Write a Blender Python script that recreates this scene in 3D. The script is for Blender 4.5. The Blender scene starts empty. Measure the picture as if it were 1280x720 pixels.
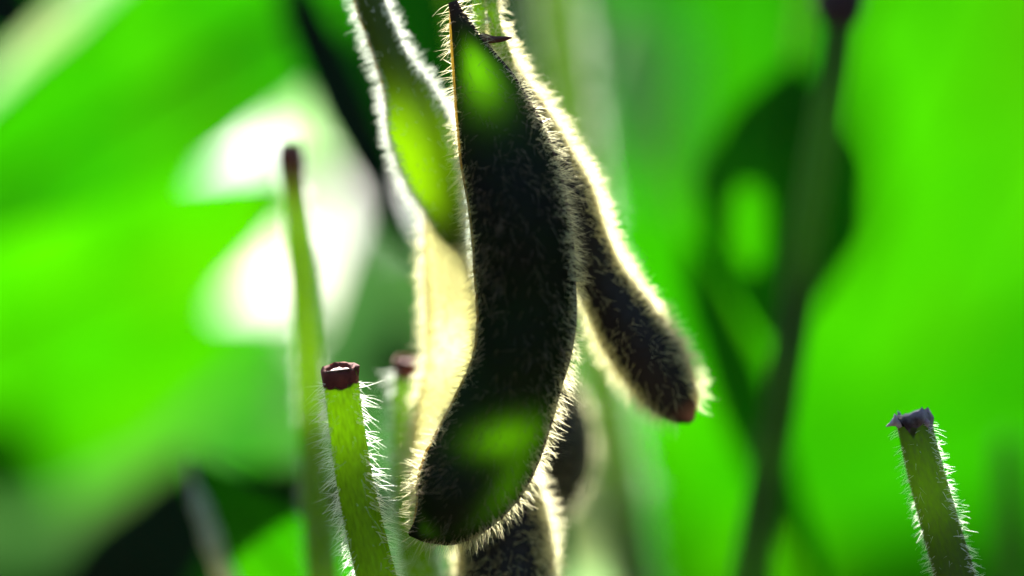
import bpy, math, random
import numpy as np
from mathutils import Vector

rng = np.random.default_rng(7)
random.seed(7)
U = 0.01                                   # centimetres to metres
scene = bpy.context.scene
COL = scene.collection

# ------------------------------------------------------------------ camera
TILT = math.radians(4.0)
CAM = np.array([0.0, 0.0, 0.36])
FWD = np.array([0.0, math.cos(TILT), math.sin(TILT)])
UP = np.array([0.0, -math.sin(TILT), math.cos(TILT)])
RIGHT = np.array([1.0, 0.0, 0.0])
FOCUS = 30.0

cd = bpy.data.cameras.new('camera')
cd.lens = 100.0
cd.sensor_width = 36.0
cd.clip_start = 0.005
cd.clip_end = 2000.0
cd.dof.use_dof = True
cd.dof.focus_distance = FOCUS * U
cd.dof.aperture_fstop = 3.9
cam = bpy.data.objects.new('camera', cd)
cam.location = CAM
cam.rotation_euler = (math.pi / 2 + TILT, 0, 0)
COL.objects.link(cam)
scene.camera = cam


def P(px, py, d):
    """point at depth d (cm) seen at photo pixel px, py (1280 x 720)"""
    k = 0.36 * d / 1280.0
    return CAM + U * (RIGHT * (px - 640) * k + UP * (360 - py) * k + FWD * d)


def K(d):
    return U * 0.36 * d / 1280.0           # metres per photo pixel at depth d


def nrm(v):
    v = np.asarray(v, float)
    n = np.linalg.norm(v, axis=-1, keepdims=True)
    return v / np.maximum(n, 1e-12)


# ------------------------------------------------------------------ materials
def new_mat(name):
    m = bpy.data.materials.new(name)
    m.use_nodes = True
    nt = m.node_tree
    nt.nodes.clear()
    return m, nt, nt.nodes, nt.links


def N(nodes, t, **kw):
    n = nodes.new(t)
    for k, v in kw.items():
        setattr(n, k, v)
    return n


def rgb(c):
    return (c[0], c[1], c[2], 1.0)


def mixcol(nodes, links, fac, a, b):
    m = N(nodes, 'ShaderNodeMix', data_type='RGBA')
    if isinstance(fac, (int, float)):
        m.inputs[0].default_value = fac
    else:
        links.new(fac, m.inputs[0])
    for i, c in ((6, a), (7, b)):
        if isinstance(c, tuple):
            m.inputs[i].default_value = rgb(c)
        else:
            links.new(c, m.inputs[i])
    return m.outputs[2]


def math_n(nodes, links, op, a, b=None, clamp=False):
    m = N(nodes, 'ShaderNodeMath', operation=op)
    m.use_clamp = clamp
    for i, c in enumerate((a, b)):
        if c is None:
            continue
        if isinstance(c, (int, float)):
            m.inputs[i].default_value = c
        else:
            links.new(c, m.inputs[i])
    return m.outputs[0]


def noise(nodes, links, vec, scale, detail=4.0, rough=0.55):
    n = N(nodes, 'ShaderNodeTexNoise')
    n.inputs['Scale'].default_value = scale
    n.inputs['Detail'].default_value = detail
    n.inputs['Roughness'].default_value = rough
    links.new(vec, n.inputs['Vector'])
    return n.outputs['Fac']


def ramp(nodes, links, fac, lo, hi):
    r = N(nodes, 'ShaderNodeMapRange')
    r.inputs[1].default_value = lo
    r.inputs[2].default_value = hi
    links.new(fac, r.inputs[0])
    return r.outputs[0]


def leaf_mat(name, diff, trans, tfac, gloss=0.05, rough=0.45):
    m, nt, nd, lk = new_mat(name)
    tc = N(nd, 'ShaderNodeTexCoord')
    uv = N(nd, 'ShaderNodeSeparateXYZ')
    lk.new(tc.outputs['UV'], uv.inputs[0])
    au = math_n(nd, lk, 'ABSOLUTE', math_n(nd, lk, 'SUBTRACT', uv.outputs[0], 0.5))
    ph = math_n(nd, lk, 'SUBTRACT', math_n(nd, lk, 'MULTIPLY', uv.outputs[1], 9.0), math_n(nd, lk, 'MULTIPLY', au, 5.0))
    fr = math_n(nd, lk, 'ABSOLUTE', math_n(nd, lk, 'SUBTRACT', math_n(nd, lk, 'FRACT', ph), 0.5))
    vein = ramp(nd, lk, fr, 0.07, 0.0)
    n1 = noise(nd, lk, tc.outputs['Object'], 60.0, 3.0)
    n2 = noise(nd, lk, tc.outputs['Object'], 400.0, 3.0)
    n3 = noise(nd, lk, tc.outputs['Object'], 22.0, 2.0)
    mot = math_n(nd, lk, 'MULTIPLY', ramp(nd, lk, n1, 0.35, 0.65), 0.8)  # leaf mottling, deepened to put dappled shade into the colour
    dk = tuple(c * 0.55 for c in trans)
    lt = (min(1, trans[0] * 1.8 + 0.02), min(1, trans[1] * 1.15), trans[2] * 1.3)
    tcol = mixcol(nd, lk, mot, trans, dk)
    yl = (min(1, trans[0] * 2.6), trans[1] * 1.05, trans[2])
    tcol = mixcol(nd, lk, math_n(nd, lk, 'MULTIPLY', ramp(nd, lk, n3, 0.5, 0.7), 0.5), tcol, yl)
    tcol = mixcol(nd, lk, math_n(nd, lk, 'MULTIPLY', vein, 0.5), tcol, lt)
    dcol = mixcol(nd, lk, ramp(nd, lk, n2, 0.3, 0.7), diff, tuple(c * 0.7 for c in diff))
    d = N(nd, 'ShaderNodeBsdfDiffuse')
    t = N(nd, 'ShaderNodeBsdfTranslucent')
    g = N(nd, 'ShaderNodeBsdfGlossy')
    g.inputs['Roughness'].default_value = rough
    g.inputs['Color'].default_value = (0.8, 0.8, 0.8, 1)
    lk.new(dcol, d.inputs[0])
    lk.new(tcol, t.inputs[0])
    bump = N(nd, 'ShaderNodeBump')
    bump.inputs['Strength'].default_value = 0.4
    bump.inputs['Distance'].default_value = 0.0006
    lk.new(math_n(nd, lk, 'ADD', vein, n2), bump.inputs['Height'])
    for s in (d, t, g):
        lk.new(bump.outputs[0], s.inputs['Normal'])
    m1 = N(nd, 'ShaderNodeMixShader')
    m1.inputs[0].default_value = tfac
    lk.new(d.outputs[0], m1.inputs[1])
    lk.new(t.outputs[0], m1.inputs[2])
    m2 = N(nd, 'ShaderNodeMixShader')
    m2.inputs[0].default_value = gloss
    lk.new(m1.outputs[0], m2.inputs[1])
    lk.new(g.outputs[0], m2.inputs[2])
    o = N(nd, 'ShaderNodeOutputMaterial')
    lk.new(m2.outputs[0], o.inputs[0])
    return m


def pod_mat(name, dark, green, trans, tmax, tbase=0.0, tip=(0.05, 0.02, 0.025), gloss=0.03):
    """pod wall: hairy brown-green skin; attribute 'thin' = share of light the wall lets through"""
    m, nt, nd, lk = new_mat(name)
    tc = N(nd, 'ShaderNodeTexCoord')
    at = N(nd, 'ShaderNodeAttribute', attribute_name='thin')
    at2 = N(nd, 'ShaderNodeAttribute', attribute_name='tip')
    n1 = noise(nd, lk, tc.outputs['Object'], 130.0, 4.0)
    n2 = noise(nd, lk, tc.outputs['Object'], 1500.0, 3.0)
    c = mixcol(nd, lk, ramp(nd, lk, n1, 0.35, 0.68), dark, green)
    c = mixcol(nd, lk, math_n(nd, lk, 'MULTIPLY', ramp(nd, lk, n2, 0.35, 0.75), 0.5), c, tuple(x * 0.4 for x in dark))
    c = mixcol(nd, lk, at2.outputs['Fac'], c, tip)
    d = N(nd, 'ShaderNodeBsdfDiffuse')
    t = N(nd, 'ShaderNodeBsdfTranslucent')
    g = N(nd, 'ShaderNodeBsdfGlossy')
    g.inputs['Roughness'].default_value = 0.5
    lk.new(c, d.inputs[0])
    tcol = mixcol(nd, lk, math_n(nd, lk, 'MULTIPLY', n1, 0.7), trans, tuple(x * 0.6 for x in trans))
    lk.new(tcol, t.inputs[0])
    bump = N(nd, 'ShaderNodeBump')
    bump.inputs['Strength'].default_value = 0.5
    bump.inputs['Distance'].default_value = 0.0003
    lk.new(n2, bump.inputs['Height'])
    for s in (d, g):
        lk.new(bump.outputs[0], s.inputs['Normal'])
    f = math_n(nd, lk, 'ADD', math_n(nd, lk, 'MULTIPLY', at.outputs['Fac'], tmax), tbase, True)
    m1 = N(nd, 'ShaderNodeMixShader')
    lk.new(f, m1.inputs[0])
    lk.new(d.outputs[0], m1.inputs[1])
    lk.new(t.outputs[0], m1.inputs[2])
    m2 = N(nd, 'ShaderNodeMixShader')
    m2.inputs[0].default_value = gloss
    lk.new(m1.outputs[0], m2.inputs[1])
    lk.new(g.outputs[0], m2.inputs[2])
    o = N(nd, 'ShaderNodeOutputMaterial')
    lk.new(m2.outputs[0], o.inputs[0])
    return m


def stem_mat(name, a, b, trans, tfac, gloss=0.05):
    """streaked stalk; attribute 'tip' blends to the dry dark end"""
    m, nt, nd, lk = new_mat(name)
    tc = N(nd, 'ShaderNodeTexCoord')
    mp = N(nd, 'ShaderNodeMapping')
    mp.inputs['Scale'].default_value = (9.0, 2.0, 1.0)
    lk.new(tc.outputs['UV'], mp.inputs[0])
    n1 = noise(nd, lk, mp.outputs[0], 4.0, 5.0)
    n2 = noise(nd, lk, tc.outputs['Object'], 900.0, 3.0)
    at2 = N(nd, 'ShaderNodeAttribute', attribute_name='tip')
    c = mixcol(nd, lk, ramp(nd, lk, n1, 0.35, 0.65), a, b)
    c = mixcol(nd, lk, math_n(nd, lk, 'MULTIPLY', ramp(nd, lk, n2, 0.55, 0.75), 0.4), c, (0.10, 0.07, 0.02))
    c = mixcol(nd, lk, at2.outputs['Fac'], c, (0.035, 0.008, 0.012))
    tcol = mixcol(nd, lk, ramp(nd, lk, n1, 0.3, 0.7), trans, tuple(x * 0.55 for x in trans))
    tcol = mixcol(nd, lk, at2.outputs['Fac'], tcol, (0.10, 0.01, 0.01))
    d = N(nd, 'ShaderNodeBsdfDiffuse')
    t = N(nd, 'ShaderNodeBsdfTranslucent')
    g = N(nd, 'ShaderNodeBsdfGlossy')
    g.inputs['Roughness'].default_value = 0.4
    lk.new(c, d.inputs[0])
    lk.new(tcol, t.inputs[0])
    bump = N(nd, 'ShaderNodeBump')
    bump.inputs['Strength'].default_value = 0.6
    bump.inputs['Distance'].default_value = 0.0004
    lk.new(math_n(nd, lk, 'ADD', n1, math_n(nd, lk, 'MULTIPLY', n2, 0.4)), bump.inputs['Height'])
    for s in (d, g):
        lk.new(bump.outputs[0], s.inputs['Normal'])
    m1 = N(nd, 'ShaderNodeMixShader')
    m1.inputs[0].default_value = tfac
    lk.new(d.outputs[0], m1.inputs[1])
    lk.new(t.outputs[0], m1.inputs[2])
    m2 = N(nd, 'ShaderNodeMixShader')
    m2.inputs[0].default_value = gloss
    lk.new(m1.outputs[0], m2.inputs[1])
    lk.new(g.outputs[0], m2.inputs[2])
    o = N(nd, 'ShaderNodeOutputMaterial')
    lk.new(m2.outputs[0], o.inputs[0])
    return m


def hair_mat(name, diff, trans, tfac=0.6, gloss=0.12):
    m, nt, nd, lk = new_mat(name)
    tc = N(nd, 'ShaderNodeTexCoord')
    n1 = noise(nd, lk, tc.outputs['Object'], 700.0, 2.0)
    d = N(nd, 'ShaderNodeBsdfDiffuse')
    t = N(nd, 'ShaderNodeBsdfTranslucent')
    g = N(nd, 'ShaderNodeBsdfGlossy')
    g.inputs['Roughness'].default_value = 0.3
    lk.new(mixcol(nd, lk, n1, diff, tuple(x * 0.7 for x in diff)), d.inputs[0])
    t.inputs[0].default_value = rgb(trans)
    m1 = N(nd, 'ShaderNodeMixShader')
    m1.inputs[0].default_value = tfac
    lk.new(d.outputs[0], m1.inputs[1])
    lk.new(t.outputs[0], m1.inputs[2])
    m2 = N(nd, 'ShaderNodeMixShader')
    m2.inputs[0].default_value = gloss
    lk.new(m1.outputs[0], m2.inputs[1])
    lk.new(g.outputs[0], m2.inputs[2])
    o = N(nd, 'ShaderNodeOutputMaterial')
    lk.new(m2.outputs[0], o.inputs[0])
    return m


def plain_mat(name, col, col2, scale=300.0, rough=0.7):
    m, nt, nd, lk = new_mat(name)
    tc = N(nd, 'ShaderNodeTexCoord')
    b = N(nd, 'ShaderNodeBsdfPrincipled')
    b.inputs['Roughness'].default_value = rough
    n1 = noise(nd, lk, tc.outputs['Object'], scale, 5.0)
    lk.new(mixcol(nd, lk, ramp(nd, lk, n1, 0.35, 0.65), col, col2), b.inputs['Base Color'])
    bump = N(nd, 'ShaderNodeBump')
    bump.inputs['Strength'].default_value = 0.5
    bump.inputs['Distance'].default_value = 0.0005
    lk.new(n1, bump.inputs['Height'])
    lk.new(bump.outputs[0], b.inputs['Normal'])
    o = N(nd, 'ShaderNodeOutputMaterial')
    lk.new(b.outputs[0], o.inputs[0])
    return m


M = {}
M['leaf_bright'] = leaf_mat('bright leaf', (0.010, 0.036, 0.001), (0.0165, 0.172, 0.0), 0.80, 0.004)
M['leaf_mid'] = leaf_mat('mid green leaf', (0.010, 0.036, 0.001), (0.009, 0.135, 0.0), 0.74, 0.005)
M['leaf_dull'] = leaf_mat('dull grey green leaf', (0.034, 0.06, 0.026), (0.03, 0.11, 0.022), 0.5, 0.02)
M['leaf_pale'] = leaf_mat('pale leaf and sheen', (0.18, 0.27, 0.15), (0.24, 0.46, 0.17), 0.7, 0.03)  # pale leaf tone; its paleness also carries sheen and light spots
M['leaf_dark'] = leaf_mat('dark leaf with shade in colour', (0.003, 0.016, 0.002), (0.0005, 0.026, 0.0), 0.40, 0.004)  # shade from other leaves put into a darker, less translucent colour
M['leaf_black'] = leaf_mat('black leaf with shade in colour', (0.002, 0.006, 0.006), (0.0005, 0.004, 0.002), 0.2, 0.004)  # near black: deep shade put into the leaf colour
M['margin'] = leaf_mat('rolled pale margin', (0.50, 0.58, 0.44), (0.6, 0.75, 0.5), 0.5, 0.08)
M['pod_dark'] = pod_mat('ripe pod wall', (0.006, 0.003, 0.005), (0.003, 0.011, 0.002), (0.46, 0.90, 0.005), 0.78, 0.0, (0.05, 0.02, 0.025), 0.012)
M['pod_brown'] = pod_mat('ripening brown pod wall', (0.014, 0.009, 0.012), (0.011, 0.011, 0.010), (0.4, 0.3, 0.1), 0.5, 0.0, (0.35, 0.14, 0.07))
M['pod_green'] = pod_mat('young green pod wall', (0.016, 0.04, 0.003), (0.025, 0.055, 0.004), (0.60, 0.90, 0.005), 0.84, 0.03)
M['pod_cream'] = pod_mat('pale pod wall with sunlight in colour', (0.50, 0.46, 0.22), (0.42, 0.46, 0.18), (0.97, 0.95, 0.62), 0.8, 0.6)  # the sun's brightness put into a pale cream wall
M['suture'] = stem_mat('golden pod seam', (0.20, 0.13, 0.03), (0.28, 0.18, 0.04), (0.95, 0.74, 0.2), 0.75)
M['seam_dark'] = stem_mat('dark purple pod seam', (0.03, 0.008, 0.018), (0.05, 0.015, 0.02), (0.10, 0.02, 0.01), 0.2)
M['stub'] = stem_mat('cut stalk skin', (0.05, 0.085, 0.008), (0.075, 0.09, 0.01), (0.46, 0.74, 0.008), 0.70, 0.02)
M['stem_yellow'] = stem_mat('yellow green stem skin', (0.08, 0.14, 0.02), (0.11, 0.15, 0.03), (0.46, 0.72, 0.04), 0.68)
M['stem_olive'] = stem_mat('olive stem skin', (0.08, 0.12, 0.035), (0.10, 0.14, 0.05), (0.36, 0.56, 0.10), 0.65)
M['stem_dark'] = stem_mat('dark green stem skin', (0.045, 0.10, 0.03), (0.06, 0.11, 0.04), (0.13, 0.32, 0.04), 0.5, 0.01)  # dark green of the stem itself
M['stem_grey'] = stem_mat('dry streaked stalk skin', (0.045, 0.07, 0.015), (0.11, 0.12, 0.06), (0.26, 0.44, 0.03), 0.6, 0.02)
M['hair'] = hair_mat('cream pod hair', (0.08, 0.06, 0.05), (0.99, 0.95, 0.62), 0.80, 0.04)
M['hair_shade'] = hair_mat('pod hair with shade in colour', (0.05, 0.034, 0.028), (0.62, 0.52, 0.38), 0.6, 0.06)  # dimmer copy of the pod hair, shade put into its colour
M['hair_white'] = hair_mat('white stem hair', (0.35, 0.36, 0.33), (0.92, 0.97, 0.88), 0.75, 0.05)
M['cut'] = plain_mat('dried dark red cut rim', (0.085, 0.012, 0.010), (0.17, 0.035, 0.022), 900, 0.95)
M['pith'] = plain_mat('pale pink pith', (0.50, 0.33, 0.28), (0.30, 0.10, 0.09), 900)
M['fibre'] = plain_mat('torn white stalk fibre', (0.55, 0.52, 0.58), (0.25, 0.18, 0.28), 700)
M['purple'] = plain_mat('purple black bark', (0.02, 0.008, 0.018), (0.035, 0.012, 0.025), 600)
M['torn'] = plain_mat('purple grey torn stalk end', (0.02, 0.008, 0.02), (0.30, 0.26, 0.31), 350)
M['soil'] = plain_mat('field soil', (0.035, 0.025, 0.016), (0.07, 0.05, 0.03), 25, 0.95)
M['calyx'] = stem_mat('dried sepal', (0.10, 0.02, 0.01), (0.06, 0.01, 0.01), (0.2, 0.04, 0.01), 0.3)


# ------------------------------------------------------------------ objects
def mesh_obj(name, verts, faces, mat, parent=None, uvs=None, attrs=None, smooth=True):
    me = bpy.data.meshes.new(name)
    me.from_pydata([tuple(v) for v in verts], [], faces)
    if smooth:
        me.polygons.foreach_set('use_smooth', [True] * len(me.polygons))
    if uvs is not None:
        ul = me.uv_layers.new(name='UVMap')
        idx = np.empty(len(me.loops), dtype=np.int32)
        me.loops.foreach_get('vertex_index', idx)
        ul.data.foreach_set('uv', np.asarray(uvs, dtype=np.float32)[idx].ravel())
    for k, v in (attrs or {}).items():
        a = me.attributes.new(k, 'FLOAT', 'POINT')
        a.data.foreach_set('value', np.asarray(v, dtype=np.float32))
    me.materials.append(mat)
    me.update()
    o = bpy.data.objects.new(name, me)
    COL.objects.link(o)
    if parent is not None:
        o.parent = parent
        o.matrix_parent_inverse = parent.matrix_world.inverted()
    return o


def thing(name, label, cat, loc, group=None):
    o = bpy.data.objects.new(name, None)
    o.empty_display_size = 0.005
    COL.objects.link(o)
    o.location = Vector(loc)
    bpy.context.view_layer.update()
    o['label'] = label
    o['category'] = cat
    if group:
        o['group'] = group
    return o


def spline(ctrl, n):
    """Catmull-Rom through rows of ctrl, n samples"""
    c = np.asarray(ctrl, float)
    c = np.vstack([2 * c[0] - c[1], c, 2 * c[-1] - c[-2]])
    seg = len(c) - 3
    t = np.linspace(0, seg, n)
    i = np.minimum(t.astype(int), seg - 1)
    f = (t - i)[:, None]
    p0, p1, p2, p3 = c[i], c[i + 1], c[i + 2], c[i + 3]
    return 0.5 * (2 * p1 + (p2 - p0) * f + (2 * p0 - 5 * p1 + 4 * p2 - p3) * f ** 2 + (3 * p1 - p0 - 3 * p2 + p3) * f ** 3)


def frames(c, roll=0.0):
    T = nrm(np.gradient(c, axis=0))
    S = nrm(np.cross(T, FWD))
    Nn = nrm(np.cross(S, T))               # towards the viewer's side or away
    flip = np.sign(-(Nn @ FWD))
    flip[flip == 0] = 1
    Nn = Nn * flip[:, None]
    r = np.broadcast_to(np.asarray(roll, float), (len(c),))[:, None]
    S2 = S * np.cos(r) + Nn * np.sin(r)
    N2 = Nn * np.cos(r) - S * np.sin(r)
    return T, S2, N2


def loft(c, w, t, m, roll=0.0, ridge=None, lens=1.0):
    """rings of m points round centres c with half width w and half thickness t"""
    T, S, Nn = frames(c, roll)
    th = np.linspace(0, 2 * np.pi, m, endpoint=False)
    cx, sy = np.cos(th), np.sin(th)
    sy = np.sign(sy) * np.abs(sy) ** lens
    rad = np.ones((len(c), m)) if ridge is None else ridge
    V = c[:, None, :] + S[:, None, :] * (w[:, None] * cx * rad)[..., None] + Nn[:, None, :] * (t[:, None] * sy * rad)[..., None]
    return V, T, S, Nn, th


def grid_faces(n, m, base=0):
    f = []
    for i in range(n - 1):
        for j in range(m):
            k = (j + 1) % m
            f.append((base + i * m + j, base + i * m + k, base + (i + 1) * m + k, base + (i + 1) * m + j))
    return f


def close_loft(V):
    n, m, _ = V.shape
    verts = list(V.reshape(-1, 3))
    faces = grid_faces(n, m)
    verts.append(V[0].mean(0))
    verts.append(V[-1].mean(0))
    a, b = n * m, n * m + 1
    for j in range(m):
        k = (j + 1) % m
        faces.append((a, k, j))
        faces.append((b, (n - 1) * m + j, (n - 1) * m + k))
    return verts, faces


def grid_normals(V, c):
    du = np.roll(V, -1, 1) - np.roll(V, 1, 1)
    dv = np.gradient(V, axis=0)
    nn = nrm(np.cross(du, dv))
    out = V - c[:, None, :]
    s = np.sign((nn * out).sum(-1, keepdims=True))
    s[s == 0] = 1
    return nn * s


def sample_grid(V, Nm, T, count, smin=0.0, smax=1.0, weight=None):
    n, m, _ = V.shape
    A = np.linalg.norm(np.cross(V[1:, :] - V[:-1, :], np.roll(V, -1, 1)[:-1] - V[:-1]), axis=-1)
    if weight is not None:
        A = A * weight[:-1]
    lo, hi = int(smin * (n - 1)), int(smax * (n - 1))
    A[:lo] = 0
    A[hi:] = 0
    p = (A / A.sum()).ravel()
    q = rng.choice(len(p), size=count, p=p)
    i, j = q // m, q % m
    a, b = rng.random((2, count, 1))
    k = (j + 1) % m
    pos = (V[i, j] * (1 - a) + V[i + 1, j] * a) * (1 - b) + (V[i, k] * (1 - a) + V[i + 1, k] * a) * b
    nn = nrm((Nm[i, j] * (1 - a) + Nm[i + 1, j] * a) * (1 - b) + (Nm[i, k] * (1 - a) + Nm[i + 1, k] * a) * b)
    return pos, nn, T[i]


def fuzz(parent, pos, nn, tt, length, radius, mat, lean=0.35, spread=0.35, bend=0.35, segs=4, name='fuzz'):
    """a coat of tapering curved hairs rooted on a surface, one mesh"""
    n = len(pos)
    d = nrm(nn + tt * lean + rng.normal(0, spread, (n, 3)))
    b = nrm(tt + rng.normal(0, 0.7, (n, 3))) * bend * rng.random((n, 1))
    L = length * (0.3 + 1.05 * rng.random((n, 1)) ** 0.8)
    ref = np.where(np.abs(d[:, :1]) < 0.9, np.array([[1.0, 0, 0]]), np.array([[0, 1.0, 0]]))
    e1 = nrm(np.cross(d, ref))
    e2 = np.cross(d, e1)
    R = radius * rng.uniform(0.7, 1.3, (n, 1))
    ts = np.linspace(0, 1, segs + 1)
    V = np.empty((n, segs + 1, 3, 3))
    for a, t in enumerate(ts):
        c = pos + L * (d * t + b * t * t) - nn * radius * (1 if a == 0 else 0)
        r = R * (1 - 0.85 * t)
        for s in range(3):
            an = 2 * math.pi * s / 3
            V[:, a, s] = c + r * (e1 * math.cos(an) + e2 * math.sin(an))
    stride = (segs + 1) * 3
    base = []
    for a in range(segs):
        for s in range(2):                 # a folded ribbon, one side left open to pass more backlight
            k = s + 1
            base.append((a * 3 + s, a * 3 + k, (a + 1) * 3 + k, (a + 1) * 3 + s))
    F = (np.arange(n)[:, None, None] * stride + np.array(base)[None]).reshape(-1, 4)
    me = bpy.data.meshes.new(name)
    nv, nf = n * stride, len(F)
    me.vertices.add(nv)
    me.vertices.foreach_set('co', V.astype(np.float32).ravel())
    me.loops.add(nf * 4)
    me.loops.foreach_set('vertex_index', F.astype(np.int32).ravel())
    me.polygons.add(nf)
    me.polygons.foreach_set('loop_start', np.arange(0, nf * 4, 4, dtype=np.int32))
    me.polygons.foreach_set('use_smooth', np.ones(nf, dtype=bool))
    me.update(calc_edges=True)
    me.materials.append(mat)
    o = bpy.data.objects.new(name, me)
    COL.objects.link(o)
    o.parent = parent
    o.matrix_parent_inverse = parent.matrix_world.inverted()
    o['kind'] = 'stuff'
    return o


def rail(V, j, radius, mat, parent, name, i0=0.0, i1=1.0, out=None):
    """a thin ridge that runs along column j of a lofted grid"""
    n = len(V)
    a, b = int(i0 * (n - 1)), int(i1 * (n - 1)) + 1
    c = V[a:b, j]
    k = len(c)
    w = radius * np.clip(np.minimum(np.arange(k), np.arange(k)[::-1]) / 5.0, 0.15, 1.0)
    R, *_ = loft(c, w, w, 8)
    vs, fs = close_loft(R)
    uv = np.array([(jj / 8, ii / k) for ii in range(k) for jj in range(8)] + [(0, 0), (0, 1)])
    return mesh_obj(name, vs, fs, mat, parent, uv, {'tip': np.zeros(len(vs))})


def pod(label, ctrl, mat, hair, n_hair, hair_len, hair_r, seeds=(), thin=None, tip=None, roll=0.0, flat=0.55, bulge=0.25,
        lean=0.3, n=84, m=32, seam=('suture', 'seam_dark'), seam_px=2.6, group='pods hanging in the cluster', hair_range=(0.0, 1.0),
        bend=0.35, spread=0.35, weight=None):
    """ctrl rows: photo px, py, depth cm, half width px"""
    c4 = spline(ctrl, n)
    s = np.linspace(0, 1, n)
    c = np.array([P(a, b, d) for a, b, d, _ in c4])
    w = np.array([max(h, 0.6) * K(d) for _, _, d, h in c4])
    f = np.full(n, flat)
    for sc, sw in seeds:
        f = f + bulge * np.exp(-((s - sc) / sw) ** 2)
    # slender ends are round, the body is flattened
    t = w * np.clip(np.where(w < 0.25 * w.max(), 0.95, f), 0, 1.0)
    k = np.ones(5) / 5
    t[2:-2] = np.convolve(t, k, 'valid')
    irr = 1 + 0.012 * np.sin(s * 37)[:, None] * np.cos(np.linspace(0, 2 * np.pi, m, endpoint=False) * 3)[None] + rng.normal(0, 0.004, (n, m))
    V, T, S, Nn, th = loft(c, w, t, m, roll, irr, 1.15)
    root = thing('soybean_pod', label, 'pod', c[0], group)
    vs, fs = close_loft(V)
    uv = np.array([(j / m, i / n) for i in range(n) for j in range(m)] + [(0, 0), (0, 1)])
    SS, TH = np.meshgrid(s, th, indexing='ij')
    ta = np.zeros((n, m)) if thin is None else thin(SS, np.cos(TH))
    tp = np.zeros((n, m)) if tip is None else tip(SS, np.cos(TH))
    body = mesh_obj('pod_wall', vs, fs, mat, root, uv,
                    {'thin': list(ta.ravel()) + [ta[0, 0], ta[-1, 0]], 'tip': list(tp.ravel()) + [tp[0, 0], tp[-1, 0]]})
    kk = K(ctrl[0][2])
    if seam:
        rail(V, 0, seam_px * kk, M[seam[0]], root, 'seam', 0.03, 0.985)
        rail(V, m // 2, seam_px * kk, M[seam[1]], root, 'seam', 0.03, 0.985)
    Nm = grid_normals(V, c)
    wt = None if weight is None else weight(SS, np.cos(TH), np.sin(TH))
    pos, nn, tt = sample_grid(V, Nm, T, n_hair, *hair_range, weight=wt)
    fuzz(root, pos, nn, tt, hair_len, hair_r, hair, lean, spread, bend)
    return root, V, T


def rimmed(front, back):
    """hairs thick along the seams, sparser on the flat faces"""
    return lambda s, x, y: np.where(y > 0, front, back) + np.clip(np.abs(x) - 0.55, 0, 1) * 4.0


def blob(x, c, w):
    return np.exp(-((x - c) / w) ** 2)


# ------------------------------------------------------------------ the pods
R0 = 0.0062 * U        # hair radius
# main pod in focus
MAIN = [(566, 2, 30.0, 6), (574, 28, 30.0, 11), (588, 66, 30.0, 23), (610, 122, 29.95, 42), (632, 190, 29.9, 56), (647, 260, 29.85, 60),
        (656, 335, 29.8, 61.5), (657, 408, 29.8, 60), (644, 474, 29.85, 57.5), (619, 538, 29.85, 63), (588, 597, 29.9, 63), (556, 640, 29.95, 46),
        (530, 660, 30.0, 20), (511, 668, 30.0, 2.5)]
main, mV, mT = pod('dark hairy pod in sharp focus with three green glowing patches', MAIN, M['pod_dark'], M['hair_shade'], 1500, 0.15 * U, R0 * 0.44,
    seeds=((0.40, 0.09), (0.60, 0.075), (0.83, 0.065)), bulge=0.34, flat=0.46, weight=lambda s, x, y: np.where(y > 0, 1.0, 0.12) * (0.15 + np.clip(0.6 + 0.5 * np.sin(s * 21 + x * 3) + 0.45 * np.sin(s * 47 - x * 6 + 1) + 0.4 * np.abs(x), 0, 2)),
    thin=lambda s, x: np.clip(1.0 * blob(s, 0.20, 0.062) * blob(x, 0.08, 0.62) + 0.95 * blob(s + 0.035 * x, 0.70, 0.030) * blob(x, 0.22, 0.60)
                              + 0.5 * blob(s, 0.765, 0.06) * blob(x, 0.72, 0.28) + 0.75 * blob(s, 0.915, 0.03) * blob(x, 0.15, 0.5) + 0.02, 0, 1),
    tip=lambda s, x: np.clip(1 - s / 0.12, 0, 1) * 0.8, seam=('seam_dark', 'suture'), lean=0.6, spread=0.4, bend=0.6)
mc4 = spline(MAIN, 84)
mcen = np.array([P(a, b, d) for a, b, d, _ in mc4])
Xc = np.abs(np.cos(np.linspace(0, 2 * np.pi, 32, endpoint=False)))[None].repeat(84, 0)
pos, nn, tt = sample_grid(mV, grid_normals(mV, mcen), mT, 3000, weight=np.clip(Xc - 0.80, 0.0, 1))
fuzz(main, pos, nn, tt, 0.165 * U, R0 * 0.52, M['hair'], 0.25, 0.38, 0.4)

# pod with the green neck, upper left of the cluster
pod('yellow green pod with slender hairy neck above its swollen body',
    [(447, -60, 30.6, 15), (461, 0, 30.6, 17), (476, 40, 30.6, 18), (491, 78, 30.6, 20), (510, 117, 30.65, 29), (525, 160, 30.7, 39), (541, 212, 30.8, 36),
     (556, 258, 30.9, 25), (566, 300, 31.0, 17), (574, 340, 31.1, 11), (580, 378, 31.2, 2)],
    M['pod_green'], M['hair_white'], 3600, 0.145 * U, R0 * 0.62, weight=rimmed(0.04, 0.03), seeds=((0.62, 0.12),),
    thin=lambda s, x: np.clip(np.clip(blob(s, 0.57, 0.16), 0, 1) * (0.22 + 0.9 * np.clip(0.35 - x, 0, 1)) + 0.045, 0, 1),  # sunlit left side put in: the wall lets more through there
    flat=0.75, bulge=0.15, lean=-0.2, seam=('seam_dark', 'suture'), seam_px=2.0)

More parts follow.
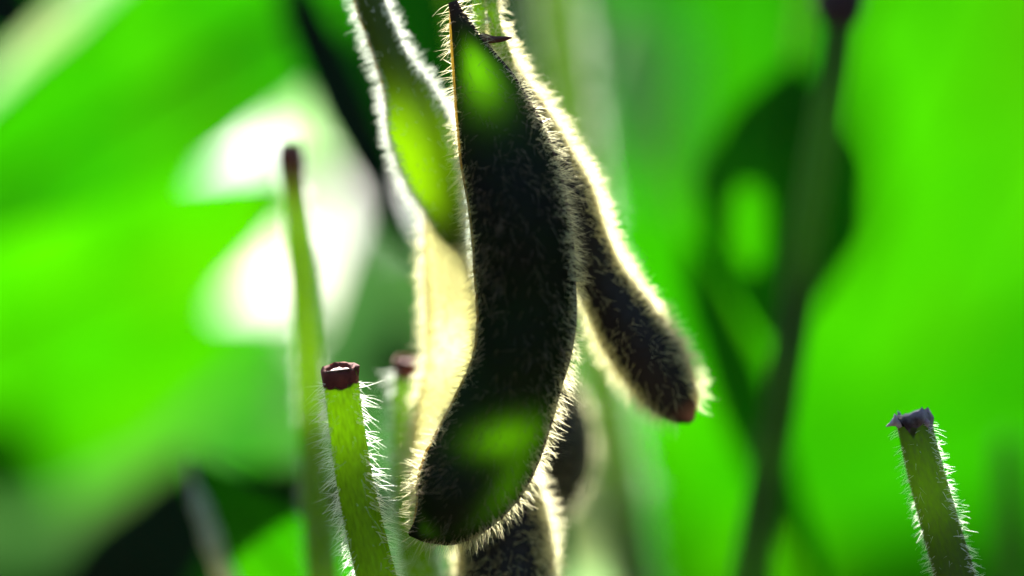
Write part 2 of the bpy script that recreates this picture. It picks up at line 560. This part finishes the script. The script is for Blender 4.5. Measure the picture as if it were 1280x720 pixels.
# pod along the main pod's side, its sunlit look put into a pale wall
pod('pale cream pod pressed behind the dark main pod, blazing in the sun',
    [(536, 246, 31.0, 3), (543, 274, 31.0, 10), (552, 312, 31.0, 20), (561, 356, 31.0, 28), (566, 400, 31.0, 29), (565, 450, 31.0, 29), (558, 500, 30.9, 32),
     (552, 550, 30.9, 33), (546, 600, 30.9, 29), (552, 640, 30.9, 16), (560, 662, 30.9, 3)],
    M['pod_cream'], M['hair'], 4200, 0.16 * U, R0 * 0.65, weight=rimmed(0.7, 0.0), seeds=((0.3, 0.1), (0.6, 0.1)),
    thin=lambda s, x: 0.40 - 0.35 * (blob(s, 0.33, 0.09) + blob(s, 0.62, 0.08)) * blob(x, 0.15, 0.7), flat=0.6, lean=0.2, seam=('suture', 'suture'), seam_px=2.0)

# pod that swings out to the side
pod('brown pod angled away from the main pod, wide cream rim of hairs',
    [(603, 36, 30.6, 8), (622, 78, 30.6, 17), (643, 130, 30.6, 30), (671, 190, 30.6, 38), (699, 245, 30.6, 40), (724, 300, 30.65, 34), (750, 348, 30.7, 31),
     (785, 405, 30.75, 39), (815, 452, 30.8, 40), (840, 492, 30.8, 31), (855, 514, 30.8, 19), (865, 527, 30.8, 5)],
    M['pod_brown'], M['hair'], 6800, 0.175 * U, R0 * 0.52, weight=lambda s, x, y: rimmed(0.11, 0.14)(s, x, y) * np.where(s > 0.86, 0.4, 1.0), hair_range=(0.0, 0.95), seeds=((0.35, 0.1), (0.72, 0.12)),
    thin=lambda s, x: 0 * s, tip=lambda s, x: np.clip((s - 0.86) / 0.1, 0, 1) * np.clip(x + 0.9, 0, 1), flat=0.6, lean=0.25, seam=('suture', 'seam_dark'))

# pod at the foot of the cluster
pod('dark brown pod below the main pod, cut off by the picture edge',
    [(640, 560, 30.9, 10), (636, 610, 30.9, 38), (632, 660, 30.9, 54), (632, 710, 30.9, 58), (634, 765, 30.9, 54), (632, 820, 30.9, 40),
     (628, 865, 30.9, 20), (624, 890, 30.9, 3)],
    M['pod_brown'], M['hair'], 4200, 0.18 * U, R0 * 0.7, weight=rimmed(0.4, 0.2), seeds=((0.5, 0.14),), tip=None, flat=0.6, lean=0.3, seam=('seam_dark', 'suture'))

# soft pod farther back
pod('blurred brown pod peeping out behind the main pod',
    [(668, 440, 33.4, 8), (682, 480, 33.4, 28), (696, 525, 33.4, 38), (702, 570, 33.4, 38), (698, 610, 33.4, 28), (690, 645, 33.4, 12), (686, 660, 33.4, 3)],
    M['pod_brown'], M['hair'], 800, 0.14 * U, R0 * 0.8, seeds=((0.5, 0.2),), flat=0.6, seam=('seam_dark', 'seam_dark'))


# ------------------------------------------------------------------ stems
def tube(ctrl, n, m=20, ridges=0.0, nridge=5, tip=None, ground=False, rnoise=0.0):
    """ctrl rows: px, py, depth, radius px; ground=True carries the stem on down to the soil"""
    c4 = spline(ctrl, n)
    c = np.array([P(a, b, d) for a, b, d, _ in c4])
    w = np.array([r * K(d) for _, _, d, r in c4])
    if ground:
        last, dirn = c[-1], nrm(c[-1] - c[-6])
        steps = 14
        ext, ew = [], []
        p = last.copy()
        for i in range(steps):
            dd = nrm(dirn * (1 - i / steps) + np.array([0, 0, -1.0]) * (0.3 + i / steps))
            p = p + dd * (last[2] + 0.01) / steps / max(0.2, -dd[2])
            ext.append(p.copy())
            ew.append(w[-1] * (1 + 0.2 * i / steps))
        c = np.vstack([c, ext])
        w = np.concatenate([w, ew])
    nn = len(c)
    th = np.linspace(0, 2 * np.pi, m, endpoint=False)
    rd = 1 + ridges * np.cos(nridge * th)[None] + rnoise * rng.normal(0, 1, (nn, 1)) + 0.25 * rnoise * rng.normal(0, 1, (nn, m))
    V, T, S, Nn, _ = loft(c, w, w, m, 0.0, rd)
    return c, w, V, T


def tube_mesh(name, V, mat, parent, tip=None):
    n, m, _ = V.shape
    vs, fs = close_loft(V)
    uv = np.array([(j / m, i / 30.0) for i in range(n) for j in range(m)] + [(0, 0), (0, n / 30.0)])
    tv = np.zeros(n) if tip is None else np.array(tip(np.linspace(0, 1, n)))
    ta = np.repeat(tv, m)
    return mesh_obj(name, vs, fs, mat, parent, uv, {'tip': list(ta) + [tv[0], tv[-1]]})


def stalk(label, ctrl, mat, hair=None, n_hair=0, hair_len=0.15 * U, hair_r=R0, tip=None, ridges=0.03, ground=True, name='plant_stem', n=60,
          group=None, cut=None, lean=0.0, weight=None, hair_range=(0.0, 1.0), rnoise=0.006):
    c, w, V, T = tube(ctrl, n, 20, ridges, 5, tip, ground, rnoise)
    root = thing(name, label, 'stem', c[-1] if ground else c[0], group)
    tube_mesh('skin' if cut else 'stalk', V, mat, root, tip)
    if cut:
        cut(root, c, w, V, T)
    if hair is not None:
        Nm = grid_normals(V, c)
        th = np.linspace(0, 2 * np.pi, 20, endpoint=False)
        wt = None
        if weight is not None:
            wt = np.repeat(weight(np.cos(th))[None], len(c), 0)
        hi = n / len(c)
        pos, nn, tt = sample_grid(V, Nm, T, n_hair, hair_range[0] * hi, hair_range[1] * hi, weight=wt)
        fuzz(root, pos, nn, tt, hair_len, hair_r, hair, lean, 0.35, 0.5)
    return root


def clean_cut(root, c, w, V, T):
    """shrunken dark red collar with an uneven lip round a pale pith"""
    m = V.shape[1]
    ax = -T[0]
    rings = []
    face = 0.30 * ((V[0] - c[0]) @ FWD)[:, None] / w[0]      # the cut slopes down towards the viewer
    for dz, sc, jit in ((-0.8, 1.02, 0.02), (-0.55, 1.06, 0.04), (0.05, 1.08, 0.06), (0.16, 0.98, 0.05), (0.02, 0.80, 0.03), (-0.22, 0.66, 0.02)):
        base = (V[0] - c[0]) * sc * (1 + rng.normal(0, jit, (m, 1)))
        rings.append(c[0] + base + ax * w[0] * (dz + face * (sc if dz > -1 else 0) + rng.normal(0, 0.05 if dz > -1 else 0.08, (m, 1))))
    R = np.array(rings)
    vs, fs = list(R.reshape(-1, 3)), grid_faces(len(rings), m)
    e = mesh_obj('cut_end', vs, fs, M['cut'], root)
    prs = []
    for sc, dz in ((0.70, -0.16), (0.45, -0.04), (0.2, -0.10), (0.02, -0.12)):
        prs.append(c[0] + (V[0] - c[0]) * sc + ax * w[0] * (dz + face * sc + rng.normal(0, 0.03, (m, 1))))
    mesh_obj('pith', list(np.array(prs).reshape(-1, 3)), grid_faces(4, m), M['pith'], e)


def torn_cut(root, c, w, V, T):
    m = V.shape[1]
    ax = -T[0]
    rings = []
    for a, (dz, sc) in enumerate(((-0.7, 1.02), (-0.45, 1.05), (-0.2, 1.08), (0.25, 1.02), (0.15, 0.75), (0.0, 0.45), (0.02, 0.05))):
        jag = rng.normal(0, 0.16 if a in (2, 3) else 0.06, (m, 1)) if a else rng.normal(0, 0.5, (m, 1))
        rings.append(c[0] + (V[0] - c[0]) * sc * (1 + rng.normal(0, 0.05, (m, 1))) + ax * w[0] * (dz + jag))
    e = mesh_obj('cut_end', list(np.array(rings).reshape(-1, 3)), grid_faces(len(rings), m), M['torn'], root)
    p0 = c[0] - RIGHT * w[0] * 0.95 - ax * w[0] * 0.3
    p1 = p0 - RIGHT * w[0] * 0.75 - ax * w[0] * 0.35
    R, *_ = loft(np.linspace(p0, p1, 6), w[0] * np.array([0.3, 0.28, 0.2, 0.12, 0.08, 0.02]), w[0] * np.array([0.2, 0.2, 0.15, 0.1, 0.06, 0.02]), 8)
    vs, fs = close_loft(R)
    mesh_obj('fibre', vs, fs, M['fibre'], e)
    # torn strips of white fibre
    for q in range(7):
        j = rng.integers(0, m)
        a = c[0] + (V[0, j] - c[0]) * rng.uniform(0.7, 1.08) - ax * w[0] * rng.uniform(0.2, 0.9)
        out = nrm(V[0, j] - c[0])
        b = a + ax * w[0] * rng.uniform(0.5, 0.95) + out * w[0] * rng.uniform(0.0, 0.4)
        cc = np.linspace(a, b, 6)
        cc[2:4] += out * w[0] * 0.12
        ww = w[0] * np.array([0.16, 0.2, 0.19, 0.15, 0.1, 0.03])
        R, *_ = loft(cc, ww, ww * 0.5, 8)
        vs, fs = close_loft(R)
        mesh_obj('fibre', vs, fs, M['fibre'], e)


stalk('sharp cut stem with a dark red cut end beside the main pod',
      [(424, 462, 29.9, 22), (431, 520, 29.9, 22), (441, 590, 29.95, 23), (455, 660, 30.0, 24), (472, 730, 30.05, 25), (486, 790, 30.1, 26)],
      M['stub'], M['hair_white'], 900, 0.17 * U, R0 * 0.6, tip=lambda s: np.clip(1 - s / 0.035, 0, 1), cut=clean_cut, name='cut_stem', group='cut stems around the pods',
      lean=0.3, weight=lambda x: 0.08 + np.clip(np.abs(x) - 0.4, 0, 1) * np.where(x < 0, 3.0, 1.2), hair_range=(0.06, 1.0), n=90)
stalk('soft cut stem with brown end half hidden by the pale pod',
      [(512, 452, 31.6, 19), (510, 500, 31.6, 19), (511, 560, 31.6, 20), (516, 640, 31.6, 22), (528, 730, 31.6, 23), (538, 790, 31.6, 24)],
      M['stub'], M['hair_white'], 1200, 0.20 * U, R0 * 0.8, tip=lambda s: np.clip(1.3 - s / 0.06, 0, 1), cut=clean_cut, name='cut_stem', group='cut stems around the pods',
      lean=0.2, hair_range=(0.06, 1.0))
stalk('grey green cut stem with torn white fibres at its end, standing alone',
      [(1140, 520, 30.1, 21), (1150, 565, 30.1, 22), (1164, 620, 30.15, 23), (1181, 680, 30.2, 24), (1197, 735, 30.2, 25), (1210, 790, 30.2, 26)],
      M['stem_grey'], M['hair_white'], 650, 0.11 * U, R0 * 0.5, weight=lambda x: 0.06 + np.clip(np.abs(x) - 0.4, 0, 1) * 2, tip=lambda s: np.clip(0.6 - s / 0.06, 0, 1), cut=torn_cut, ridges=0.07, name='cut_stem', group='cut stems around the pods',
      lean=0.2, n=90, hair_range=(0.05, 1.0))
stalk('tall blurred yellow green stem with a brown shrivelled tip',
      [(361, 178, 32.6, 13), (363, 196, 32.6, 17), (367, 235, 32.6, 15), (375, 310, 32.6, 17), (382, 400, 32.6, 17), (388, 500, 32.6, 18), (396, 620, 32.6, 19), (404, 740, 32.6, 20), (408, 800, 32.6, 20)],
      M['stem_yellow'], M['hair_white'], 700, 0.09 * U, R0, tip=lambda s: np.clip(2.2 - s / 0.12, 0, 1), n=80)
stalk('dark blurred stem with a purple black knot, crossing the dark leaf',
      [(1052, -60, 33.8, 19), (1051, 0, 33.8, 19), (1045, 60, 33.8, 20), (1030, 160, 33.8, 21), (1012, 270, 33.8, 22), (996, 370, 33.9, 22), (978, 480, 33.9, 22), (958, 600, 34.0, 22), (936, 730, 34.0, 23), (928, 790, 34, 23)],
      M['stem_dark'], n=80)
kr = [o for o in bpy.data.objects if o.get('label', '').startswith('dark blurred stem with')][0]
c4 = spline([(1052, -40, 33.8, 20), (1051, -15, 33.8, 30), (1050, 12, 33.8, 31), (1048, 34, 33.8, 21)], 16)
kc = np.array([P(a, b, d) for a, b, d, _ in c4])
kw = np.array([r * K(d) for _, _, d, r in c4])
KV, *_ = loft(kc, kw, kw, 18, 0.0, 1 + rng.normal(0, 0.05, (16, 18)))
vs, fs = close_loft(KV)
mesh_obj('knot', vs, fs, M['purple'], kr)
stalk('thick pale olive main stem rising behind the pods',
      [(960, -170, 37.5, 20), (850, -150, 37.5, 24), (740, -105, 37.5, 26), (697, -30, 37.5, 28), (702, 40, 37.5, 28), (712, 130, 37.5, 28), (728, 280, 37.5, 29), (744, 420, 37.5, 29), (768, 560, 37.4, 26), (790, 720, 37.3, 26), (798, 800, 37.3, 26)],
      M['stem_olive'], M['hair_white'], 1500, 0.18 * U, R0 * 1.2, n=80)
stalk('blurred dark green stem near the picture edge beyond the torn stem',
      [(1256, 545, 37, 8), (1258, 575, 37, 15), (1261, 640, 37, 17), (1265, 740, 37, 18), (1268, 800, 37, 18)],
      M['stem_dark'], n=40)
# the flower stalk the pods hang from
fs_root = stalk('thin green flower stalk the pods hang from',
      [(720, -95, 37.0, 9), (690, -130, 34.8, 9), (640, -120, 32.2, 9), (604, -60, 30.9, 9), (599, 0, 30.5, 8), (599, 40, 30.45, 8)],
      M['stub'], M['hair_white'], 900, 0.15 * U, R0, ground=False, name='flower_stalk', n=60)
stalk('short hairy pod stalk with a dark red dried sepal',
      [(604, -70, 31.0, 6), (612, -20, 30.5, 6), (618, 30, 30.4, 8), (628, 62, 30.4, 9), (640, 100, 30.45, 7)],
      M['stem_yellow'], M['hair'], 900, 0.15 * U, R0, ground=False, name='pod_stalk', n=40)
ps = [o for o in bpy.data.objects if o.get('label', '').startswith('short hairy pod stalk')][0]
cc = np.array([P(*q) for q in ((600, 44, 30.1), (612, 49, 30.0), (625, 49, 30.0), (640, 47, 29.95))])
cc = spline(cc, 12)
ww = np.array([3, 4.5, 5, 5, 5, 4.5, 4, 4, 3.5, 3, 2, 1]) * K(30)
SV, *_ = loft(cc, ww, ww * 0.5, 10)
vs, fs = close_loft(SV)
mesh_obj('sepal', vs, fs, M['calyx'], ps, np.zeros((len(vs), 2)), {'tip': np.zeros(len(vs))})


# ------------------------------------------------------------------ leaves
def leaf(label, base, tip, width, mat, roll=0.0, arch=0.10, fold=0.15, curl=0.0, hole=None, petiole=None, group='blurred soybean leaves', margin=None,
         nl=30, nw=16, shape=0.75, rip=0.035):
    """base/tip: photo px, py, depth; width in px at the mean depth"""
    b, t = P(*base), P(*tip)
    ax = t - b
    L = np.linalg.norm(ax)
    A = ax / L
    S = nrm(np.cross(A, FWD))
    Nn = np.cross(S, A)
    if Nn @ FWD > 0:
        Nn = -Nn
    S, Nn = S * math.cos(roll) + Nn * math.sin(roll), Nn * math.cos(roll) - S * math.sin(roll)
    W = width * K(0.5 * (base[2] + tip[2])) / 2
    ph = rng.uniform(0, 6.28, 4)
    verts, uvs = [], []
    for i in range(nl + 1):
        v = i / nl
        wv = W * max(0.012, math.sin(math.pi * min(1, v ** shape)) ** 0.85) * (1 - 0.12 * v)
        for j in range(nw + 1):
            u = 2 * j / nw - 1
            edge = 1 + 0.03 * math.sin(v * 23 + ph[0] + (2 if u > 0 else 0)) * abs(u)
            h = -arch * L * 4 * (v - 0.5) ** 2 + arch * L * 0.5 + fold * wv * abs(u) + curl * W * u * abs(u)
            h += rip * W * (math.sin(v * 11 + u * 2 + ph[1]) + 0.7 * math.sin(v * 19 - u * 3 + ph[2])) * abs(u) ** 1.3
            h += 0.02 * W * math.cos((v * 9 - abs(u) * 2.5) * 2 * math.pi) * (1 - abs(u)) ** 0.5 * min(1, abs(u) * 4)
            verts.append(b + A * L * v + S * wv * u * edge + Nn * h)
            uvs.append((j / nw, v))
    faces = []
    for i in range(nl):
        for j in range(nw):
            if hole is not None:
                hv, hu, rv, ru = hole
                if (((i + 0.5) / nl - hv) / rv) ** 2 + ((2 * (j + 0.5) / nw - 1 - hu) / ru) ** 2 < 1:
                    continue
            q = i * (nw + 1) + j
            faces.append((q, q + 1, q + nw + 2, q + nw + 1))
    root = thing('soybean_leaf', label, 'leaf', b, group)
    mesh_obj('blade', verts, faces, mat, root, uvs)
    # midrib with the leaf stalk
    mid = np.array([verts[i * (nw + 1) + nw // 2] for i in range(0, nl + 1, 2)]) + Nn * W * 0.012
    rr = W * np.linspace(0.045, 0.010, len(mid))
    R, *_ = loft(mid, rr, rr, 8)
    vs, fs = close_loft(R)
    mesh_obj('midrib', vs, fs, mat, root, np.zeros((len(vs), 2)))
    dr = np.array([0, 0.3, -1.0]) if petiole is None else np.asarray(petiole, float)
    pc = [mid[0] - A * 0.0, mid[0] - A * L * 0.12 + nrm(dr) * L * 0.03, mid[0] - A * L * 0.2 + nrm(dr) * L * 0.12, mid[0] - A * L * 0.24 + nrm(dr) * L * 0.3]
    pc = spline(np.array(pc), 14)
    R, *_ = loft(pc, np.full(14, W * 0.045), np.full(14, W * 0.045), 8)
    vs, fs = close_loft(R)
    mesh_obj('petiole', vs, fs, M['stem_olive'], root, np.array([(0.1 * (i % 8), i / 90) for i in range(len(vs))]), {'tip': np.zeros(len(vs))})
    if margin:
        side, mm, rpx = margin
        col = 0 if side < 0 else nw
        mc = spline(np.array([verts[i * (nw + 1) + col] for i in range(0, nl + 1, 2)]), 40)
        rr = rpx * K(base[2]) * np.clip(np.minimum(np.arange(40), np.arange(40)[::-1]) / 6, 0.2, 1) * (1 + rng.normal(0, 0.12, 40))
        R, *_ = loft(mc, rr, rr, 10)
        vs, fs = close_loft(R)
        mesh_obj('rolled_margin', vs, fs, mm, root, np.array([(0.1 * (i % 10), i / 400) for i in range(len(vs))]))
    return root


G = 'blurred soybean leaves'
# upper left
leaf('large mid green leaf arching across the corner above the white gaps', (455, -42, 41), (-150, 322, 40), 245, M['leaf_mid'], 0.1, 0.06)
leaf('narrow pale strip added as sky sheen along the upper edge of the arching leaf', (250, -120, 39.5), (-95, 192, 39.5), 44, M['leaf_pale'], 0.4, 0.05)  # separate pale leaf stands in for sky reflected off the curled margin
leaf('nearly black leaf in the corner above the pale sheen strip', (-140, -110, 64), (115, 100, 62), 240, M['leaf_black'], 0.0)
leaf('bright yellow green leaf just below the arching leaf', (-150, 470, 44.5), (425, 212, 44), 260, M['leaf_bright'], 0.0, 0.05)
leaf('bright leaf under the white gaps, half behind the dull slanting leaf', (-130, 590, 50), (385, 385, 49), 225, M['leaf_bright'], 0.0, 0.04)
leaf('dull grey green leaf slanting down below the bright yellow green leaf', (-130, 700, 57), (420, 400, 55), 165, M['leaf_dull'], 0.2)
leaf('narrow pale leaf hanging straight down behind the tall yellow stem', (366, 0, 47), (384, 330, 47), 84, M['leaf_pale'], 0.0, 0.03)
leaf('dull green leaf reaching inward between tall yellow stem and cream pod', (660, 300, 50), (388, 395, 50), 150, M['leaf_dull'], 0.0, 0.03)
leaf('small mid green leaf between the tall yellow stem and the dull leaf', (570, 650, 60), (215, 480, 59), 290, M['leaf_mid'], 0.1)
leaf('pale washed out leaf beneath the bright leaf at the picture edge', (-190, 400, 53), (190, 520, 54), 230, M['leaf_pale'], 0.0)
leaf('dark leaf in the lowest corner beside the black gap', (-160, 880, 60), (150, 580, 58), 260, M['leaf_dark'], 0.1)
leaf('black green leaf added for the shade behind the leaf with a rolled pale margin', (150, 880, 44), (235, 575, 42), 280, M['leaf_black'], 0.0)  # black leaf put where the ground lies in shade
leaf('mid green leaf with a rolled pale margin, low beside the tall yellow stem', (480, 860, 33.8), (236, 572, 33.8), 150, M['leaf_mid'], 0.1, 0.03, 0.1, margin=(1, M['margin'], 12))
leaf('mid green leaf standing behind the leaf with the rolled margin', (310, 920, 38), (345, 580, 38), 190, M['leaf_mid'], 0.0)
leaf('dark leaf lying behind the tip of the rolled margin leaf', (520, 640, 39), (255, 585, 38), 70, M['leaf_black'], 0.0)
# centre
leaf('narrow dark blade slanting past the tall yellow stem into the pods', (345, -60, 37.5), (545, 370, 37), 74, M['leaf_black'], 0.2, 0.03)
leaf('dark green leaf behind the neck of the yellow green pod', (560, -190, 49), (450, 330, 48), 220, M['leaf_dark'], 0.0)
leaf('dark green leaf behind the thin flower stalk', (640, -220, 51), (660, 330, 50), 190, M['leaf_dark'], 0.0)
leaf('grey green leaf in the gap between the two cut stems', (500, 860, 50), (440, 262, 48), 270, M['leaf_dull'], 0.0)
# right
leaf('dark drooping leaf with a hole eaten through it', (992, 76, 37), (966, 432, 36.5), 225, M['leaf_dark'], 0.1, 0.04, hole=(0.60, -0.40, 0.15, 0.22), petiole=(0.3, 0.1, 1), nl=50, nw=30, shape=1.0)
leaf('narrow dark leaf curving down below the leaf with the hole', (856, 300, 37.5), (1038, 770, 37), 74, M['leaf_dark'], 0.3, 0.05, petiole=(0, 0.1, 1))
leaf('pale shining leaf upright low between blurred pod and main stem', (735, 900, 44), (742, 440, 44), 100, M['leaf_pale'], 0.0, 0.02)
leaf('small pale leaf added as a light spot high beside the main stem', (782, -10, 56), (812, 260, 55), 130, M['leaf_pale'], 0.1)  # pale leaf colour stands in for a soft bright spot of light
leaf('mid green leaf hanging between main stem and leaf with the hole', (880, -230, 60), (800, 560, 58), 360, M['leaf_mid'], 0.0)
leaf('large bright leaf filling the upper corner beyond the knotted stem', (1400, -230, 58), (1060, 520, 54), 470, M['leaf_bright'], 0.0)
leaf('mid green leaf pointing inward above the torn cut stem', (1480, 330, 63), (800, 650, 61), 400, M['leaf_mid'], 0.0)
leaf('bright leaf standing upright low behind the dark stem', (900, 1000, 68), (960, 330, 68), 440, M['leaf_bright'], 0.0)
leaf('bright leaf low at the edge behind the torn cut stem', (1330, 960, 70), (1180, 300, 69), 420, M['leaf_bright'], 0.0)
leaf('mid green leaf behind the blurred brown pod', (700, 950, 66), (760, 420, 65), 260, M['leaf_mid'], 0.0)

# far canopy: leaves one cannot tell apart, with the gaps the sky shows through left open
GAPS = [(285, 170, 120, 75), (310, 330, 85, 90), (440, 265, 60, 80), (410, 150, 50, 60)]
crng = np.random.default_rng(21)
fl = 0
for gy in range(-1, 6):
    for gx in range(-4, 12):
        px = gx * 170 + 60 + crng.uniform(-32, 32)
        py = gy * 150 + 40 + crng.uniform(-28, 28)
        d = 88 + crng.uniform(-6, 14)
        ang = crng.uniform(-0.7, 0.7) + math.pi / 2
        ln, wd = crng.uniform(300, 350), crng.uniform(220, 265)
        dx, dy = math.cos(ang) * ln / 2, math.sin(ang) * ln / 2
        bad = False
        for (x, y, a, b) in GAPS:
            for f in (-1, -0.5, 0, 0.5, 1):
                qx, qy = px + dx * f, py + dy * f
                rw = 0.5 * wd * (1 - 0.6 * abs(f))
                if ((qx - x) / (a + rw)) ** 2 + ((qy - y) / (b + rw)) ** 2 < 1:
                    bad = True
        if bad:
            continue
        right = px > 720
        mat = M['leaf_bright'] if (right or crng.random() < 0.35) else (M['leaf_mid'] if crng.random() < 0.6 else M['leaf_dull'])
        leaf('bright green leaf in the far blurred canopy', (px - dx, py - dy, d), (px + dx, py + dy, d + crng.uniform(-4, 4)), wd, mat, crng.uniform(-0.4, 0.4),
             group='leaves of the far canopy', nl=20, nw=10)
        fl += 1
print('far leaves', fl)

# unseen crop leaves round the camera, added to cut the sky's front fill
cv, cf = [], []
for q in range(2600):
    az = rng.uniform(math.radians(38), math.radians(322))
    rad = rng.uniform(0.65, 1.3)
    ctr = np.array([math.sin(az) * rad, 0.2 + math.cos(az) * rad, rng.uniform(0.02, 0.95)])
    a = nrm(rng.normal(0, 1, 3) + np.array([0, 0, -0.6]))
    sd = nrm(np.cross(a, rng.normal(0, 1, 3)))
    nz = np.cross(a, sd)
    ln, wd_ = rng.uniform(0.08, 0.13), rng.uniform(0.028, 0.045)
    b0 = len(cv)
    for v, wf in ((0, 0.05), (0.15, 0.7), (0.38, 1.0), (0.65, 0.75), (0.88, 0.3), (1.0, 0.02)):
        for u in (-1, 0, 1):
            cv.append(ctr + a * ln * (v - 0.5) + sd * wd_ * wf * u + nz * (0.2 * wd_ * wf * abs(u) - 0.12 * ln * (v - 0.4) ** 2 * 4))
    for i in range(5):
        for j in range(2):
            p0 = b0 + i * 3 + j
            cf.append((p0, p0 + 1, p0 + 4, p0 + 3))
crop = mesh_obj('crop_light_blocker', cv, cf, M['leaf_mid'], None, np.tile([[0.0, 0], [0.5, 0], [1, 0]], (len(cv) // 3, 1)) + 0.1)
crop['kind'] = 'stuff'
crop['label'] = 'unseen soybean foliage added round the camera to cut sky light'
crop['category'] = 'foliage'

# ------------------------------------------------------------------ ground
gs = 500.0
vs, fs, nseg = [], [], 60
for i in range(nseg + 1):
    for j in range(nseg + 1):
        a, b = (i / nseg * 2 - 1), (j / nseg * 2 - 1)
        x, y = gs * abs(a) ** 4 * np.sign(a), gs * abs(b) ** 4 * np.sign(b)
        r = math.hypot(x, y)
        z = (0.012 * math.sin(x * 14) * math.cos(y * 11) + rng.normal(0, 0.004)) if r < 6 else rng.normal(0, 0.03)
        vs.append((x, y + 0.5, z - 0.01))
for i in range(nseg):
    for j in range(nseg):
        q = i * (nseg + 1) + j
        fs.append((q, q + nseg + 1, q + nseg + 2, q + 1))
g = mesh_obj('soil', vs, fs, M['soil'])
g['kind'] = 'structure'

# ------------------------------------------------------------------ light
SUN_EL, SUN_AZ = math.radians(42), math.radians(-9)      # azimuth from +Y, negative to the left
to_sun = Vector((math.sin(SUN_AZ) * math.cos(SUN_EL), math.cos(SUN_AZ) * math.cos(SUN_EL), math.sin(SUN_EL)))
sl = bpy.data.lights.new('sun', 'SUN')
sl.energy = 5.0
sl.angle = math.radians(0.5)
sl.color = (1.0, 0.95, 0.86)
so = bpy.data.objects.new('sun', sl)
so.rotation_euler = to_sun.to_track_quat('Z', 'Y').to_euler()
COL.objects.link(so)

wd = bpy.data.worlds.new('World')
scene.world = wd
wd.use_nodes = True
nt = wd.node_tree
bg = nt.nodes['Background']
sky = nt.nodes.new('ShaderNodeTexSky')
sky.sky_type = 'NISHITA'
sky.sun_disc = False
sky.sun_elevation = SUN_EL
sky.sun_rotation = SUN_AZ
sky.dust_density = 1.8
nt.links.new(sky.outputs[0], bg.inputs[0])
bg.inputs[1].default_value = 0.055

# ------------------------------------------------------------------ render settings
vsn = scene.view_settings
vsn.view_transform = 'Standard'
vsn.look = 'None'
vsn.exposure = 2.6
vsn.gamma = 1.0
vsn.use_curve_mapping = False
cy = scene.cycles
cy.use_denoising = True
cy.denoiser = 'OPENIMAGEDENOISE'
cy.max_bounces = 10
cy.diffuse_bounces = 5
cy.transmission_bounces = 6
cy.sample_clamp_indirect = 8.0
